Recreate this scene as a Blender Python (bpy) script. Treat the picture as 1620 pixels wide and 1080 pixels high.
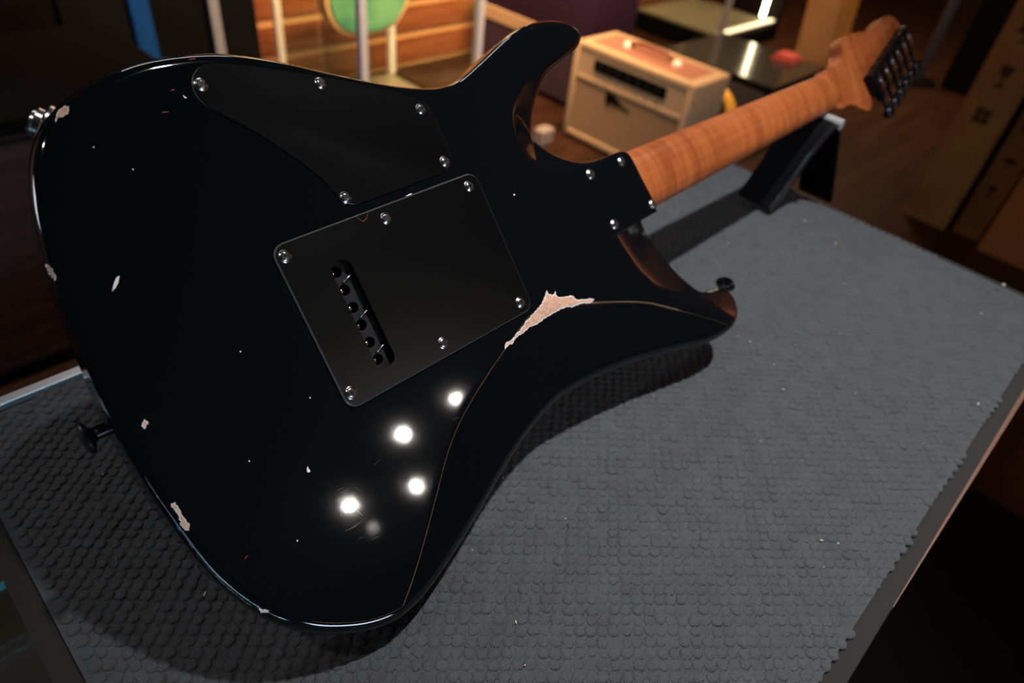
import bpy, bmesh, math, random
import numpy as np
from mathutils import Matrix, Vector
from mathutils.geometry import delaunay_2d_cdt

random.seed(7); rng = np.random.default_rng(7)
scene = bpy.context.scene
for o in list(bpy.data.objects): bpy.data.objects.remove(o)
C = scene.collection

# ------------------------------------------------------------------ camera
C2W = np.array([[0.7045, -0.4034, 0.5839], [-0.7021, -0.5160, 0.4907], [0.1033, -0.7557, -0.6468]])  # cols: right, down, forward
CAM = np.array([-0.17054, -0.25428, 0.39147]); FPX = 1082.7
cd = bpy.data.cameras.new('camera'); cam = bpy.data.objects.new('camera', cd); C.objects.link(cam)
M = Matrix.Identity(4)
for r in range(3):
    M[r][0] = C2W[r, 0]; M[r][1] = -C2W[r, 1]; M[r][2] = -C2W[r, 2]; M[r][3] = CAM[r]
cam.matrix_world = M
cd.sensor_width = 36.0; cd.lens = FPX / 1620 * 36; cd.clip_start = 0.01; cd.clip_end = 60
cd.dof.use_dof = True; cd.dof.focus_distance = 0.385; cd.dof.aperture_fstop = 5.6
scene.camera = cam

# ------------------------------------------------------------------ world, light, exposure
scene.view_settings.view_transform = 'Standard'; scene.view_settings.look = 'None'
scene.view_settings.exposure = 0.0; scene.view_settings.gamma = 1.0; scene.view_settings.use_curve_mapping = False
w = bpy.data.worlds.new('World'); scene.world = w; w.use_nodes = True
w.node_tree.nodes['Background'].inputs[0].default_value = (0.9, 0.85, 0.8, 1)
w.node_tree.nodes['Background'].inputs[1].default_value = 0.004
FLOOR = -0.9; CEIL = 2.05
def light(kind, name, loc, power, col, target=None, **kw):
    l = bpy.data.lights.new(name, kind); l.energy = power; l.color = col
    for k, v in kw.items(): setattr(l, k, v)
    o = bpy.data.objects.new(name, l); C.objects.link(o); o.location = loc
    if target is not None:
        o.rotation_euler = (Vector(target) - Vector(loc)).to_track_quat('-Z', 'Y').to_euler()
    return o
WARM = (1.0, 0.62, 0.33); NEUT = (1.0, 0.93, 0.84); COOL = (0.62, 0.78, 1.0); KEY = (1.0, .965, .93)
# daylight through the shop window behind the photographer, fluorescent panel on the ceiling
light('AREA', 'window_daylight', (-.25, -5.9, -.5), 120, COOL, (-.25, 0, -.5), shape='RECTANGLE', size=2.3, size_y=.6)
light('AREA', 'side_window_daylight', (-3.1, 2.15, .95), 26, (.8, .88, 1.0), (0, 0, .3), shape='RECTANGLE', size=.7, size_y=1.0)
light('AREA', 'crease_glint_strip', (3.6, -5.94, 1.32), 11, WARM, (3.6, 0, 1.32), shape='RECTANGLE', size=7.0, size_y=.06)  # added unseen strip; its reflection draws the warm line along the crease
light('AREA', 'ceiling_panel_light', (.85, 1.75, 2.0), 11, (0.95, 0.97, 1.0), (.85, 1.75, 0), shape='RECTANGLE', size=1.2, size_y=0.15)

# ------------------------------------------------------------------ helpers
def tag(o, label=None, cat=None, group=None, kind=None):
    if label: o['label'] = label
    if cat: o['category'] = cat
    if group: o['group'] = group
    if kind: o['kind'] = kind
    return o
def empty(name, loc=(0, 0, 0), rz=0.0):
    o = bpy.data.objects.new(name, None); C.objects.link(o); o.location = loc; o.rotation_euler = (0, 0, rz); o.empty_display_size = .05
    return o
def link(name, me, mats, parent=None, smooth=False, loc=None):
    if not isinstance(mats, (list, tuple)): mats = [mats]
    for m in mats: me.materials.append(m)
    if smooth:
        for p in me.polygons: p.use_smooth = True
    o = bpy.data.objects.new(name, me); C.objects.link(o)
    if parent is not None: o.parent = parent
    if loc is not None: o.location = loc
    return o
def fin(name, bm, mats, parent=None, smooth=False, loc=None, angle=None):
    bmesh.ops.recalc_face_normals(bm, faces=bm.faces)
    me = bpy.data.meshes.new(name); bm.to_mesh(me); bm.free()
    o = link(name, me, mats, parent, smooth or angle is not None, loc)
    if angle is not None: me.set_sharp_from_angle(angle=math.radians(angle))
    return o
def frame(z, x=None):
    z = Vector(z).normalized()
    a = Vector(x) if x is not None else (Vector((1, 0, 0)) if abs(z.x) < .9 else Vector((0, 1, 0)))
    y = z.cross(a).normalized(); x = y.cross(z)
    return Matrix((x, y, z)).transposed()
def box(bm, lo, hi, bev=0.0, mi=0, mat=None, seg=2):
    lo = Vector(lo); hi = Vector(hi); vs = []
    for k in range(8):
        v = Vector((hi[0] if k & 1 else lo[0], hi[1] if k & 2 else lo[1], hi[2] if k & 4 else lo[2]))
        vs.append(bm.verts.new(mat @ v if mat else v))
    fs = [bm.faces.new([vs[i] for i in q]) for q in ((0, 2, 3, 1), (4, 5, 7, 6), (0, 1, 5, 4), (2, 6, 7, 3), (0, 4, 6, 2), (1, 3, 7, 5))]
    for f in fs: f.material_index = mi
    if bev > 0:
        es = list({e for f in fs for e in f.edges})
        r = bmesh.ops.bevel(bm, geom=es, offset=bev, segments=seg, profile=.5, affect='EDGES')
        for f in r['faces']: f.material_index = mi
    return fs
def lathe(bm, prof, org, axis, n=24, mi=0):
    F = frame(axis); org = Vector(org); rings = []
    for (r, h) in prof:
        if r < 1e-7: rings.append([bm.verts.new(org + F @ Vector((0, 0, h)))])
        else: rings.append([bm.verts.new(org + F @ Vector((r * math.cos(2 * math.pi * k / n), r * math.sin(2 * math.pi * k / n), h))) for k in range(n)])
    for a, b in zip(rings, rings[1:]):
        for k in range(n):
            k2 = (k + 1) % n
            if len(a) == 1 and len(b) == 1: continue
            vs = [a[0], b[k], b[k2]] if len(a) == 1 else ([a[k], a[k2], b[0]] if len(b) == 1 else [a[k], a[k2], b[k2], b[k]])
            bm.faces.new(vs).material_index = mi
def tube(bm, pts, r, n=8, mi=0, cap=True):
    pts = [Vector(p) for p in pts]; rings = []; up = None
    for i, p in enumerate(pts):
        t = (pts[min(i + 1, len(pts) - 1)] - pts[max(i - 1, 0)]).normalized()
        if up is None: up = t.orthogonal().normalized()
        x = (up - t * up.dot(t)).normalized(); up = x; y = t.cross(x)
        rr = r[i] if isinstance(r, (list, tuple)) else r
        rings.append([bm.verts.new(p + x * rr * math.cos(2 * math.pi * k / n) + y * rr * math.sin(2 * math.pi * k / n)) for k in range(n)])
    for a, b in zip(rings, rings[1:]):
        for k in range(n): bm.faces.new([a[k], a[(k + 1) % n], b[(k + 1) % n], b[k]]).material_index = mi
    if cap:
        bm.faces.new(rings[0][::-1]).material_index = mi; bm.faces.new(rings[-1]).material_index = mi
def prism(bm, poly, z0, z1, bev=0.0, mi=0, seg=2, bmi=None):
    """polygon in xy extruded z0..z1, top edge bevelled"""
    a = [bm.verts.new((x, y, z0)) for x, y in poly]; b = [bm.verts.new((x, y, z1)) for x, y in poly]; n = len(poly)
    fs = [bm.faces.new(a[::-1]), bm.faces.new(b)] + [bm.faces.new([a[i], a[(i + 1) % n], b[(i + 1) % n], b[i]]) for i in range(n)]
    for f in fs: f.material_index = mi
    if bev:
        r = bmesh.ops.bevel(bm, geom=list(fs[1].edges) + list(fs[0].edges), offset=bev, segments=seg, profile=.5, affect='EDGES')
        for f in r['faces']: f.material_index = mi if bmi is None else bmi
def rrect(x0, x1, y0, y1, r, n=6):
    out = []
    for cx, cy, a0 in ((x1 - r, y1 - r, 0), (x0 + r, y1 - r, 90), (x0 + r, y0 + r, 180), (x1 - r, y0 + r, 270)):
        for k in range(n + 1):
            a = math.radians(a0 + 90 * k / n); out.append((cx + r * math.cos(a), cy + r * math.sin(a)))
    return out

# ------------------------------------------------------------------ materials
def mat(name, col, rough=.5, metal=0.0, noise=None, bump=None, spec=.5, coat=0.0, emit=None, estr=0.0, trans=None):
    m = bpy.data.materials.new(name); m.use_nodes = True; nt = m.node_tree; b = nt.nodes['Principled BSDF']
    b.inputs['Base Color'].default_value = (*col, 1); b.inputs['Roughness'].default_value = rough; b.inputs['Metallic'].default_value = metal
    b.inputs['Specular IOR Level'].default_value = spec; b.inputs['Coat Weight'].default_value = coat
    if emit: b.inputs['Emission Color'].default_value = (*emit, 1); b.inputs['Emission Strength'].default_value = estr
    tc = nt.nodes.new('ShaderNodeTexCoord')
    if noise:   # (scale vector, colour 2, low, high)
        mp = nt.nodes.new('ShaderNodeMapping'); mp.inputs['Scale'].default_value = noise[0]; nt.links.new(tc.outputs['Object'], mp.inputs[0])
        nz = nt.nodes.new('ShaderNodeTexNoise'); nz.inputs['Scale'].default_value = 1; nz.inputs['Detail'].default_value = 5; nt.links.new(mp.outputs[0], nz.inputs['Vector'])
        rp = nt.nodes.new('ShaderNodeValToRGB'); rp.color_ramp.elements[0].position = noise[2]; rp.color_ramp.elements[1].position = noise[3]
        rp.color_ramp.elements[0].color = (*col, 1); rp.color_ramp.elements[1].color = (*noise[1], 1)
        nt.links.new(nz.outputs['Fac'], rp.inputs[0]); nt.links.new(rp.outputs[0], b.inputs['Base Color'])
    if bump:    # (scale, strength, distance)
        nz = nt.nodes.new('ShaderNodeTexNoise'); nz.inputs['Scale'].default_value = bump[0]; nz.inputs['Detail'].default_value = 4
        nt.links.new(tc.outputs['Object'], nz.inputs['Vector'])
        bp = nt.nodes.new('ShaderNodeBump'); bp.inputs['Strength'].default_value = bump[1]; bp.inputs['Distance'].default_value = bump[2]
        nt.links.new(nz.outputs['Fac'], bp.inputs['Height']); nt.links.new(bp.outputs[0], b.inputs['Normal'])
    return m
def glass_mat(name, tint=(0.93, 0.97, 0.95), rough=0.02):
    m = bpy.data.materials.new(name); m.use_nodes = True; nt = m.node_tree; nt.nodes.clear()
    o = nt.nodes.new('ShaderNodeOutputMaterial'); mx = nt.nodes.new('ShaderNodeMixShader'); tr = nt.nodes.new('ShaderNodeBsdfTransparent')
    gl = nt.nodes.new('ShaderNodeBsdfGlossy'); lw = nt.nodes.new('ShaderNodeLayerWeight'); lw.inputs['Blend'].default_value = .5
    pw = nt.nodes.new('ShaderNodeMath'); pw.operation = 'POWER'; pw.inputs[1].default_value = 4.0; nt.links.new(lw.outputs['Facing'], pw.inputs[0])
    fr = nt.nodes.new('ShaderNodeMath'); fr.operation = 'MULTIPLY_ADD'; fr.inputs[1].default_value = .6; fr.inputs[2].default_value = .04; nt.links.new(pw.outputs[0], fr.inputs[0])
    tr.inputs[0].default_value = (*tint, 1); gl.inputs['Roughness'].default_value = rough
    nt.links.new(fr.outputs[0], mx.inputs[0]); nt.links.new(tr.outputs[0], mx.inputs[1]); nt.links.new(gl.outputs[0], mx.inputs[2]); nt.links.new(mx.outputs[0], o.inputs[0])
    return m
M_black = mat('gloss_black_lacquer', (0.0026, 0.0032, 0.0042), .05, spec=.5, bump=(38, .012, .002))
M_cover = mat('satin_black_plastic', (0.0021, 0.0021, 0.0024), .6, spec=.04, bump=(900, .05, .0004))
M_plate = mat('smooth_black_plastic', (0.0009, 0.0009, 0.001), .28, spec=.3)
M_bevel_glint = mat('bevel_glint_grey', (.05, .05, .054), .35, spec=.8)  # paler grey puts the bevels' highlight lines into the colour
M_chrome = mat('chrome_screw', (.36, .355, .35), .24, 1)
M_dark = mat('slot_shade_black', (.004, .004, .004), .6)
M_bmetal = mat('black_metal', (.012, .012, .015), .3, .8)
M_block = mat('black_steel_block', (.02, .021, .025), .38, .6)
M_brass = mat('brass_ball', (.75, .55, .3), .2, 1)
M_bare = mat('bare_wood_chip', (.62, .36, .25), .65, noise=((420, 420, 420), (.38, .19, .12), .45, .75))
M_prime = mat('white_primer', (.82, .76, .74), .6)
def maple(name, c1, c2, rough=.42):
    m = mat(name, c1, rough, bump=(160, .06, .0008)); nt = m.node_tree; b = nt.nodes['Principled BSDF']
    tc = nt.nodes['Texture Coordinate']; mp = nt.nodes.new('ShaderNodeMapping'); mp.inputs['Scale'].default_value = (75, 9, 9); mp.inputs['Rotation'].default_value = (0, 0, .25)
    nt.links.new(tc.outputs['Object'], mp.inputs[0])
    n1 = nt.nodes.new('ShaderNodeTexNoise'); n1.inputs['Scale'].default_value = 1; n1.inputs['Detail'].default_value = 3; n1.inputs['Distortion'].default_value = .9; nt.links.new(mp.outputs[0], n1.inputs['Vector'])
    mp2 = nt.nodes.new('ShaderNodeMapping'); mp2.inputs['Scale'].default_value = (12, 260, 260); nt.links.new(tc.outputs['Object'], mp2.inputs[0])
    n2 = nt.nodes.new('ShaderNodeTexNoise'); n2.inputs['Scale'].default_value = 1; n2.inputs['Detail'].default_value = 4; nt.links.new(mp2.outputs[0], n2.inputs['Vector'])
    ad = nt.nodes.new('ShaderNodeMath'); ad.operation = 'MULTIPLY_ADD'; ad.inputs[1].default_value = .72; nt.links.new(n1.outputs['Fac'], ad.inputs[0])
    ml = nt.nodes.new('ShaderNodeMath'); ml.operation = 'MULTIPLY'; ml.inputs[1].default_value = .28; nt.links.new(n2.outputs['Fac'], ml.inputs[0]); nt.links.new(ml.outputs[0], ad.inputs[2])
    rp = nt.nodes.new('ShaderNodeValToRGB'); rp.color_ramp.elements[0].position = .38; rp.color_ramp.elements[1].position = .62
    rp.color_ramp.elements[0].color = (*c1, 1); rp.color_ramp.elements[1].color = (*c2, 1); nt.links.new(ad.outputs[0], rp.inputs[0]); nt.links.new(rp.outputs[0], b.inputs['Base Color'])
    return m
M_neck = maple('roasted_flame_maple', (.215, .047, .009), (.36, .095, .024))
M_board = mat('fingerboard_wood', (.55, .25, .1), .5, noise=((30, 300, 300), (.35, .14, .05), .4, .65))
M_pile = mat('charcoal_carpet_pile', (.088, .095, .106), .97, spec=.06, noise=((60, 60, 60), (.074, .077, .083), .30, .75), bump=(1100, 1.0, .0016))
M_hem = mat('charcoal_mat_hem', (.030, .029, .029), .95, spec=.05, bump=(900, .5, .0008))
M_alu = mat('brushed_aluminium', (.62, .6, .64), .38, .75)
M_copper = mat('bronze_trim', (.22, .12, .085), .5, .5)
M_glass = glass_mat('case_glass'); M_glasst = glass_mat('counter_glass', (.80, .88, .88))
M_tealedge = mat('green_glass_edge', (.10, .32, .32), .15, spec=.6)
M_slat = mat('stained_slat_wood', (.30, .085, .028), .45, noise=((2.5, 30, 60), (.20, .05, .015), .4, .68))
M_groove = mat('light_groove_wood', (.66, .33, .14), .5)
M_floor = mat('dark_wood_floor', (.028, .0105, .004), .4, noise=((2, 25, 25), (.014, .005, .002), .4, .65), spec=.3)
M_wall = mat('dark_wall_paint', (.022, .018, .015), .8)
M_rwall = mat('warm_wall_wood', (.34, .13, .045), .6)
M_ceil = mat('dark_ceiling_paint', (.012, .011, .010), .9)
M_blackp = mat('matt_black_paint', (.002, .002, .0023), .7, spec=.05)
M_blue = mat('blue_panel', (.003, .034, .14), .6, spec=.1)
M_grey = mat('grey_metal', (.16, .165, .19), .55, .2)
M_walnut = mat('dark_walnut', (.030, .013, .008), .5, spec=.15, noise=((3, 40, 40), (.018, .008, .005), .4, .6))
M_cream = mat('cream_vinyl', (.40, .265, .15), .55, bump=(500, .2, .001))
M_grille = mat('tan_grille_cloth', (.25, .15, .076), .85, bump=(350, .3, .001))
M_card = mat('brown_cardboard', (.165, .066, .015), .85, noise=((6, 6, 6), (.135, .051, .011), .4, .6), spec=.15)
M_ink = mat('printed_ink', (.020, .009, .004), .8, spec=.1)
M_purple = mat('purple_vinyl', (.014, .004, .016), .6, spec=.2)
M_yellow = mat('yellow_jacket', (.62, .33, .03), .45)
M_red = mat('red_cloth', (.40, .05, .04), .8)
M_green = mat('green_lacquer', (.055, .22, .115), .22, noise=((7, 60, 7), (.16, .36, .18), .40, .62), coat=.5)
M_tan = mat('tan_binding', (.75, .42, .2), .4)
M_ivory = mat('ivory_and_lit_post', (.80, .72, .60), .4)
M_led = mat('led_strip', (1, .9, .75), .5, emit=(1.0, .78, .5), estr=26)
M_ledc = mat('led_tube_soft', (1, .9, .75), .5, emit=(1.0, .72, .45), estr=2.2)
M_shelf = mat('pale_shelf', (.20, .17, .11), .35)
M_lamp = mat('lamp_can', (.03, .03, .03), .5)

# ------------------------------------------------------------------ room shell
def slab(name, lo, hi, m, parent=None):
    bm = bmesh.new(); box(bm, lo, hi); return fin(name, bm, m, parent)
X0, X1, Y0, Y1 = -3.2, 8.2, -6.0, 2.66
tag(slab('floor', (X0, Y0, FLOOR - .05), (X1, Y1, FLOOR), M_floor), 'dark brown wooden shop floor', 'floor', kind='structure')
tag(slab('ceiling', (X0, Y0, CEIL), (X1, Y1, CEIL + .05), M_ceil), 'dark shop ceiling', 'ceiling', kind='structure')
tag(slab('wall_left', (X0 - .1, Y0, FLOOR), (X0, Y1, CEIL), M_wall), 'dark side wall of the shop', 'wall', kind='structure')
tag(slab('wall_right', (X1, Y0, FLOOR), (X1 + .1, Y1, CEIL), M_rwall), 'warm wooden far wall of the shop', 'wall', kind='structure')
bm = bmesh.new()   # front wall around the shop window
for lo, hi in (((X0, Y0 - .1, FLOOR), (-1.4, Y0, CEIL)), ((.9, Y0 - .1, FLOOR), (X1, Y0, CEIL)), ((-1.4, Y0 - .1, FLOOR), (.9, Y0, -.82)), ((-1.4, Y0 - .1, -.18), (.9, Y0, CEIL))): box(bm, lo, hi)
tag(fin('wall_front', bm, M_wall), 'dark front wall around the shop window', 'wall', kind='structure')
wn = tag(empty('window_1', (0, 0, 0)), 'wide low shop window behind the photographer', 'window', kind='structure')
bm = bmesh.new(); box(bm, (-1.4, Y0 - .06, -.82), (.9, Y0 - .05, -.18)); fin('pane', bm, M_glass, wn)
bm = bmesh.new()
for a, b in ((-1.4, -1.35), (-.28, -.22), (.85, .9)): box(bm, (a, Y0 - .08, -.82), (b, Y0 - .03, -.18))
fin('window_frame', bm, M_blackp, wn)
wb = tag(slab('wall_back', (X0, Y1, FLOOR), (X1, Y1 + .1, CEIL), M_groove), 'back wall clad with stained wooden slats and pale grooves', 'wall', kind='structure')
sme = None; pitch = .150
for k in range(19):
    z = FLOOR + .02 + k * pitch
    if sme is None:
        bm = bmesh.new(); box(bm, (1.08, Y1 - .008, 0), (X1, Y1, .121), .003); o = fin('slat', bm, M_slat, wb, loc=(0, 0, z)); sme = o.data
    else:
        o = bpy.data.objects.new('slat', sme); C.objects.link(o); o.parent = wb; o.location = (0, 0, z)
light('AREA', 'slat_wall_wash', (1.75, 1.0, 1.95), 128, WARM, (1.75, 2.66, -.35), shape='RECTANGLE', size=1.2, size_y=.2, spread=math.radians(85))
light('AREA', 'far_wall_wash', (7.65, -2.2, 1.98), 75, WARM, (8.2, -2.2, 1.45), shape='RECTANGLE', size=.1, size_y=3.0)  # added warm wash, unseen, for the orange reflection on the horn
light('SPOT', 'amplifier_spot', (1.7, 1.0, 2.0), 54, WARM, (2.45, 1.35, -.9), shadow_soft_size=.05, spot_size=math.radians(46), spot_blend=.8)
light('AREA', 'showroom_wash', (4.4, 1.2, 2.0), 40, WARM, (4.2, 1.7, -.9), shape='RECTANGLE', size=1.2, size_y=.3, spread=math.radians(90))

# ------------------------------------------------------------------ ceiling spot lamps (a row seen as glints in the lacquer, plus an added fill lamp)
lamp_spots = [((1.62, -3.58), 11, (.1, 0, .1)), ((1.20, -4.08), 10, (.1, 0, .1)), ((1.80, -4.42), 11, (.1, 0, .1)), ((1.40, -4.62), .5, (.1, 0, .1)), ((2.08, -3.53), 8, (.1, 0, .1)),
              ((.50, -.30), 235, (.38, -.14, 0)), ((-1.0, .25), 22, (-.2, .05, 0)), ((1.75, .35), 3, (.9, .2, 0)), ((-.1, .78), 190, (-.05, 1.0, -.9))]  # lamp left of the tail is added to fill the mat's shadow
lamp_names = ['lamp pointing at the counter, lowest glint near the belly carve', 'lamp whose glint sits on the cracked lacquer', 'lamp whose glint is nearest the lower bass rim', 'dim lamp of the ceiling row', 'lamp whose glint lies on the crease above the others',
              'lamp straight above the mat', 'lamp added as unseen fill left of the guitar tail', 'lamp above the headstock', 'lamp above the floor behind the counter']
can = None
for (xy, pw, tg), nm in zip(lamp_spots, lamp_names):
    e = tag(empty('ceiling_spot_lamp', (xy[0], xy[1], CEIL)), 'black ceiling spot ' + nm, 'lamp', 'ceiling spot lamps')
    d = (Vector(tg) - Vector((xy[0], xy[1], CEIL - .06))).normalized()
    bm = bmesh.new(); c = Vector((0, 0, -.03)) - d * .02
    lathe(bm, [(.0, -.06), (.05, -.06), (.055, .03), (.052, .03), (.047, -.04), (0, -.045)], c, d, 20); fin('lamp_can', bm, M_lamp, e, angle=40)
    bm = bmesh.new(); box(bm, (-.03, -.03, -.012), (.03, .03, -.0005), .002); fin('ceiling_mount', bm, M_lamp, e)
    s = light('SPOT', 'spot_bulb', Vector((xy[0], xy[1], CEIL)) + c + d * .045, pw, KEY if pw > 100 else NEUT, tg, shadow_soft_size=.034, spot_size=math.radians(39), spot_blend=1.0)

# ------------------------------------------------------------------ counter and mat
light('AREA', 'counter_fill_light', (-.62, -.22, -.05), 6, COOL, (-.45, .1, -.6), shape='RECTANGLE', size=.8, size_y=.03)  # light added inside the counter to give the glass a bluish tone
GW = np.array([[0.99974, -0.01356, -0.01821], [-0.00454, 0.66631, -0.74566], [0.02224, 0.74555, 0.66608]])   # guitar -> world axes
GO = np.array([0, 0, .147])
MT = .0006            # height of the tops of the pile
ct = tag(empty('glass_counter', (0, 0, FLOOR)), 'glass-topped display counter under the mat with pale metal edge strip', 'counter')
cz = -FLOOR + MT - .0078
CX0, CX1, CY0, CY1 = -1.15, .706, -.2990, .232
bm = bmesh.new(); box(bm, (CX0, CY0, cz - .008), (CX1, CY1, cz), .001); fin('glass_top', bm, M_glasst, ct)
bm = bmesh.new(); box(bm, (CX0, CY1, cz - .03), (.55, CY1 + .009, cz), .001); o = fin('edge_strip', bm, M_alu, ct)
bm = bmesh.new(); prism(bm, [(.20, CY0 - .0004), (.20, CY0 - .0009), (CX1, CY0 - .0062), (CX1, CY0 - .0004)], cz - .03, cz); fin('front_trim', bm, M_copper, ct)
for x in (CX0, CX1 - .02):
    for y in (CY0, CY1 - .02):
        bm = bmesh.new(); box(bm, (x, y, 0), (x + .02, y + .02, cz - .009), .002); fin('corner_post', bm, M_blackp, ct)
bm = bmesh.new(); box(bm, (CX0 + .0, CY0 + .001, 0), (CX1, CY1 - .001, .30), .003); fin('plinth', bm, M_walnut, ct)
bm = bmesh.new(); box(bm, (CX1 - .006, CY0 + .021, .302), (CX1 - .001, CY1 - .021, cz - .009)); fin('side_panel', bm, M_walnut, ct)
bm = bmesh.new(); box(bm, (CX0 + .021, CY0 + .002, .302), (CX1 - .021, CY0 + .007, cz - .009)); fin('front_pane', bm, M_glass, ct)
for k, z in enumerate((.62, .74)):
    sh = bmesh.new(); box(sh, (CX0 + .025, CY0 + .03, z), (CX1 - .2, CY1 - .03 - .1 * (1 - k), z + .008)); s = fin('glass_shelf', sh, M_glasst, ct)
    sh = bmesh.new(); box(sh, (CX0 + .025, CY0 + .0285, z), (CX1 - .2, CY0 + .0298, z + .008)); box(sh, (CX0 + .025, CY1 - .0298 - .1 * (1 - k), z), (CX1 - .2, CY1 - .0285 - .1 * (1 - k), z + .008)); fin('shelf_edge', sh, M_tealedge, s)
bm = bmesh.new(); box(bm, (CX0 + .03, CY0 + .04, .303), (CX1 - .05, CY1 - .03, .315)); fin('display_base', bm, mat('blue_grey_felt', (.10, .14, .19), .8), ct)

MX0, MX1, MY0, MY1 = -.203, .700, -.299, .2215
mt = tag(empty('bench_mat', (0, 0, MT)), 'charcoal grey textured carpet bench mat under the guitar', 'mat')
bm = bmesh.new(); prism(bm, rrect(MX0, MX1, MY0, MY1, .012), -.0077, -.0042, .0008); fin('mat_base', bm, M_hem, mt)
bm = bmesh.new(); prism(bm, rrect(MX0 + .0125, MX1 - .0125, MY0 + .0125, MY1 - .0045, .006), -.0043, -.0019, .0005); fin('pile_backing', bm, M_pile, mt)
hm = .013
verts, faces = [], []
a1 = np.array([.0053, -.0048]); a2 = np.array([.00526, .00435]); PH = math.atan2(.74, .67)
prof = ((1.0, .30), (1.0, .70), (.84, .92), (.45, 1.0))
NS = 8
for i in range(-190, 230):
    for j in range(-190, 230):
        c = a1 * i + a2 * j
        if not (MX0 + hm < c[0] < MX1 - hm and MY0 + hm < c[1] < MY1 - .005): continue
        c = c + rng.normal(0, .00032, 2)
        h = .0034 * (1 + rng.normal(0, .07)); R = .00395 * (1 + rng.normal(0, .05)); tx, ty = rng.normal(.08, .05), rng.normal(-.08, .05); ph = PH + rng.normal(0, .12)
        b0 = len(verts); jit = 1 + rng.normal(0, .08, NS)
        for rr, hh in prof:
            for k in range(NS):
                a = ph + 2 * math.pi * k / NS; dx, dy = R * rr * jit[k] * math.cos(a), R * rr * jit[k] * math.sin(a)
                verts.append((c[0] + dx + hh * .0005, c[1] + dy - hh * .0004, -.0044 + h * hh + hh * (tx * dx + ty * dy)))
        for q in range(3):
            for k in range(NS):
                k2 = (k + 1) % NS; faces.append((b0 + q * NS + k, b0 + q * NS + k2, b0 + (q + 1) * NS + k2, b0 + (q + 1) * NS + k))
        faces.append(tuple(b0 + 3 * NS + k for k in range(NS)))
me = bpy.data.meshes.new('pile'); me.from_pydata(verts, [], faces); me.update()
tag(link('pile', me, M_pile, mt, True), kind='stuff')
bm = bmesh.new()
for k in range(70):                                             # lint and dust caught in the pile
    x, y = rng.uniform(MX0 + .02, MX1 - .02), rng.uniform(MY0 + .02, MY1 - .03); q = rng.uniform(.0002, .00055); a = rng.uniform(0, 3.1); l = q * rng.choice([1, 1, 1, 3])
    box(bm, (-l, -q, -.0001), (l, q, q), mat=Matrix.Translation((x, y, -.0005)) @ Matrix.Rotation(a, 4, 'Z'))
box(bm, (.688, -.2335, -.001), (.6915, -.2305, .0012), .0005)
tag(fin('lint', bm, mat('pale_lint', (.5, .45, .40), .8), mt), kind='stuff')

# ------------------------------------------------------------------ guitar surface (local millimetres: x to the head, y to the treble side, z out of the back)
OUT = np.array([(-129.8, 32.7), (-126.8, 61.6), (-123.2, 84), (-116.8, 108.7), (-109.9, 124.5), (-100.6, 136.9), (-87.4, 145.6), (-69, 152.8), (-49.4, 157), (-27.8, 156.9), (-9, 154.5),
 (9.4, 149), (25.2, 142.8), (48.2, 132.4), (76.9, 120), (96.9, 113), (115, 109.1), (131.1, 109.4), (158, 118.2), (187.8, 129.2), (209.6, 134.6), (235.4, 133.8), (253, 128.5), (261.5, 120), (259.5, 112.5),
 (250, 108.5), (239, 105), (227, 101.5), (214, 97), (205, 88.5), (198, 79), (193, 69), (192, 60), (194, 51.5), (198, 43), (205, 36), (215, 31), (231, 29), (248, 28.3), (259, 27.4), (264, 25.5), (267, 21), (271, 0), (274.5, -20), (273.5, -26),
 (270, -32), (269, -42.5), (270, -54.5), (272, -67), (275, -81), (281, -94), (289, -103.5), (302, -108), (319, -111), (330, -115), (334.5, -122), (332.5, -130), (326, -136.5), (313, -142.5), (295, -145.5), (272, -144), (233, -133), (190, -122), (150, -115), (128, -113.3), (109, -114), (80, -120), (51, -130), (29, -139), (2, -149), (-22, -157), (-42, -161.5), (-57, -161), (-73, -156), (-88, -146.9), (-101.3, -135.7), (-112.3, -122), (-119.4, -108.5), (-127, -85), (-130.7, -57.8), (-133, -29), (-133.2, -5.7), (-132.3, 13.3)], float)
def cr_closed(P, step):
    n = len(P); out = []
    for i in range(n):
        p0, p1, p2, p3 = P[i - 1], P[i], P[(i + 1) % n], P[(i + 2) % n]
        t0 = 0; t1 = t0 + np.linalg.norm(p1 - p0) ** .5; t2 = t1 + np.linalg.norm(p2 - p1) ** .5; t3 = t2 + np.linalg.norm(p3 - p2) ** .5
        for k in range(8):
            t = t1 + (t2 - t1) * k / 8
            A1 = (t1 - t) / (t1 - t0) * p0 + (t - t0) / (t1 - t0) * p1; A2 = (t2 - t) / (t2 - t1) * p1 + (t - t1) / (t2 - t1) * p2; A3 = (t3 - t) / (t3 - t2) * p2 + (t - t2) / (t3 - t2) * p3
            B1 = (t2 - t) / (t2 - t0) * A1 + (t - t0) / (t2 - t0) * A2; B2 = (t3 - t) / (t3 - t1) * A2 + (t - t1) / (t3 - t1) * A3
            out.append((t2 - t) / (t2 - t1) * B1 + (t - t1) / (t2 - t1) * B2)
    out = np.array(out); d = np.linalg.norm(np.roll(out, -1, 0) - out, axis=1); s = np.concatenate([[0], np.cumsum(d)]); L = s[-1]; m = int(L / step)
    q = np.vstack([out, out[:1]]); u = np.arange(m) * L / m
    return np.stack([np.interp(u, s, q[:, 0]), np.interp(u, s, q[:, 1])], 1)
def smooth_closed(P, n, lock=None):
    for _ in range(n):
        Q = .25 * np.roll(P, 1, 0) + .5 * P + .25 * np.roll(P, -1, 0)
        if lock is not None: Q[lock] = P[lock]
        P = Q
    return P
RIM = cr_closed(OUT, 1.6)[::-1].copy()      # counter-clockwise seen from the back
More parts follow.
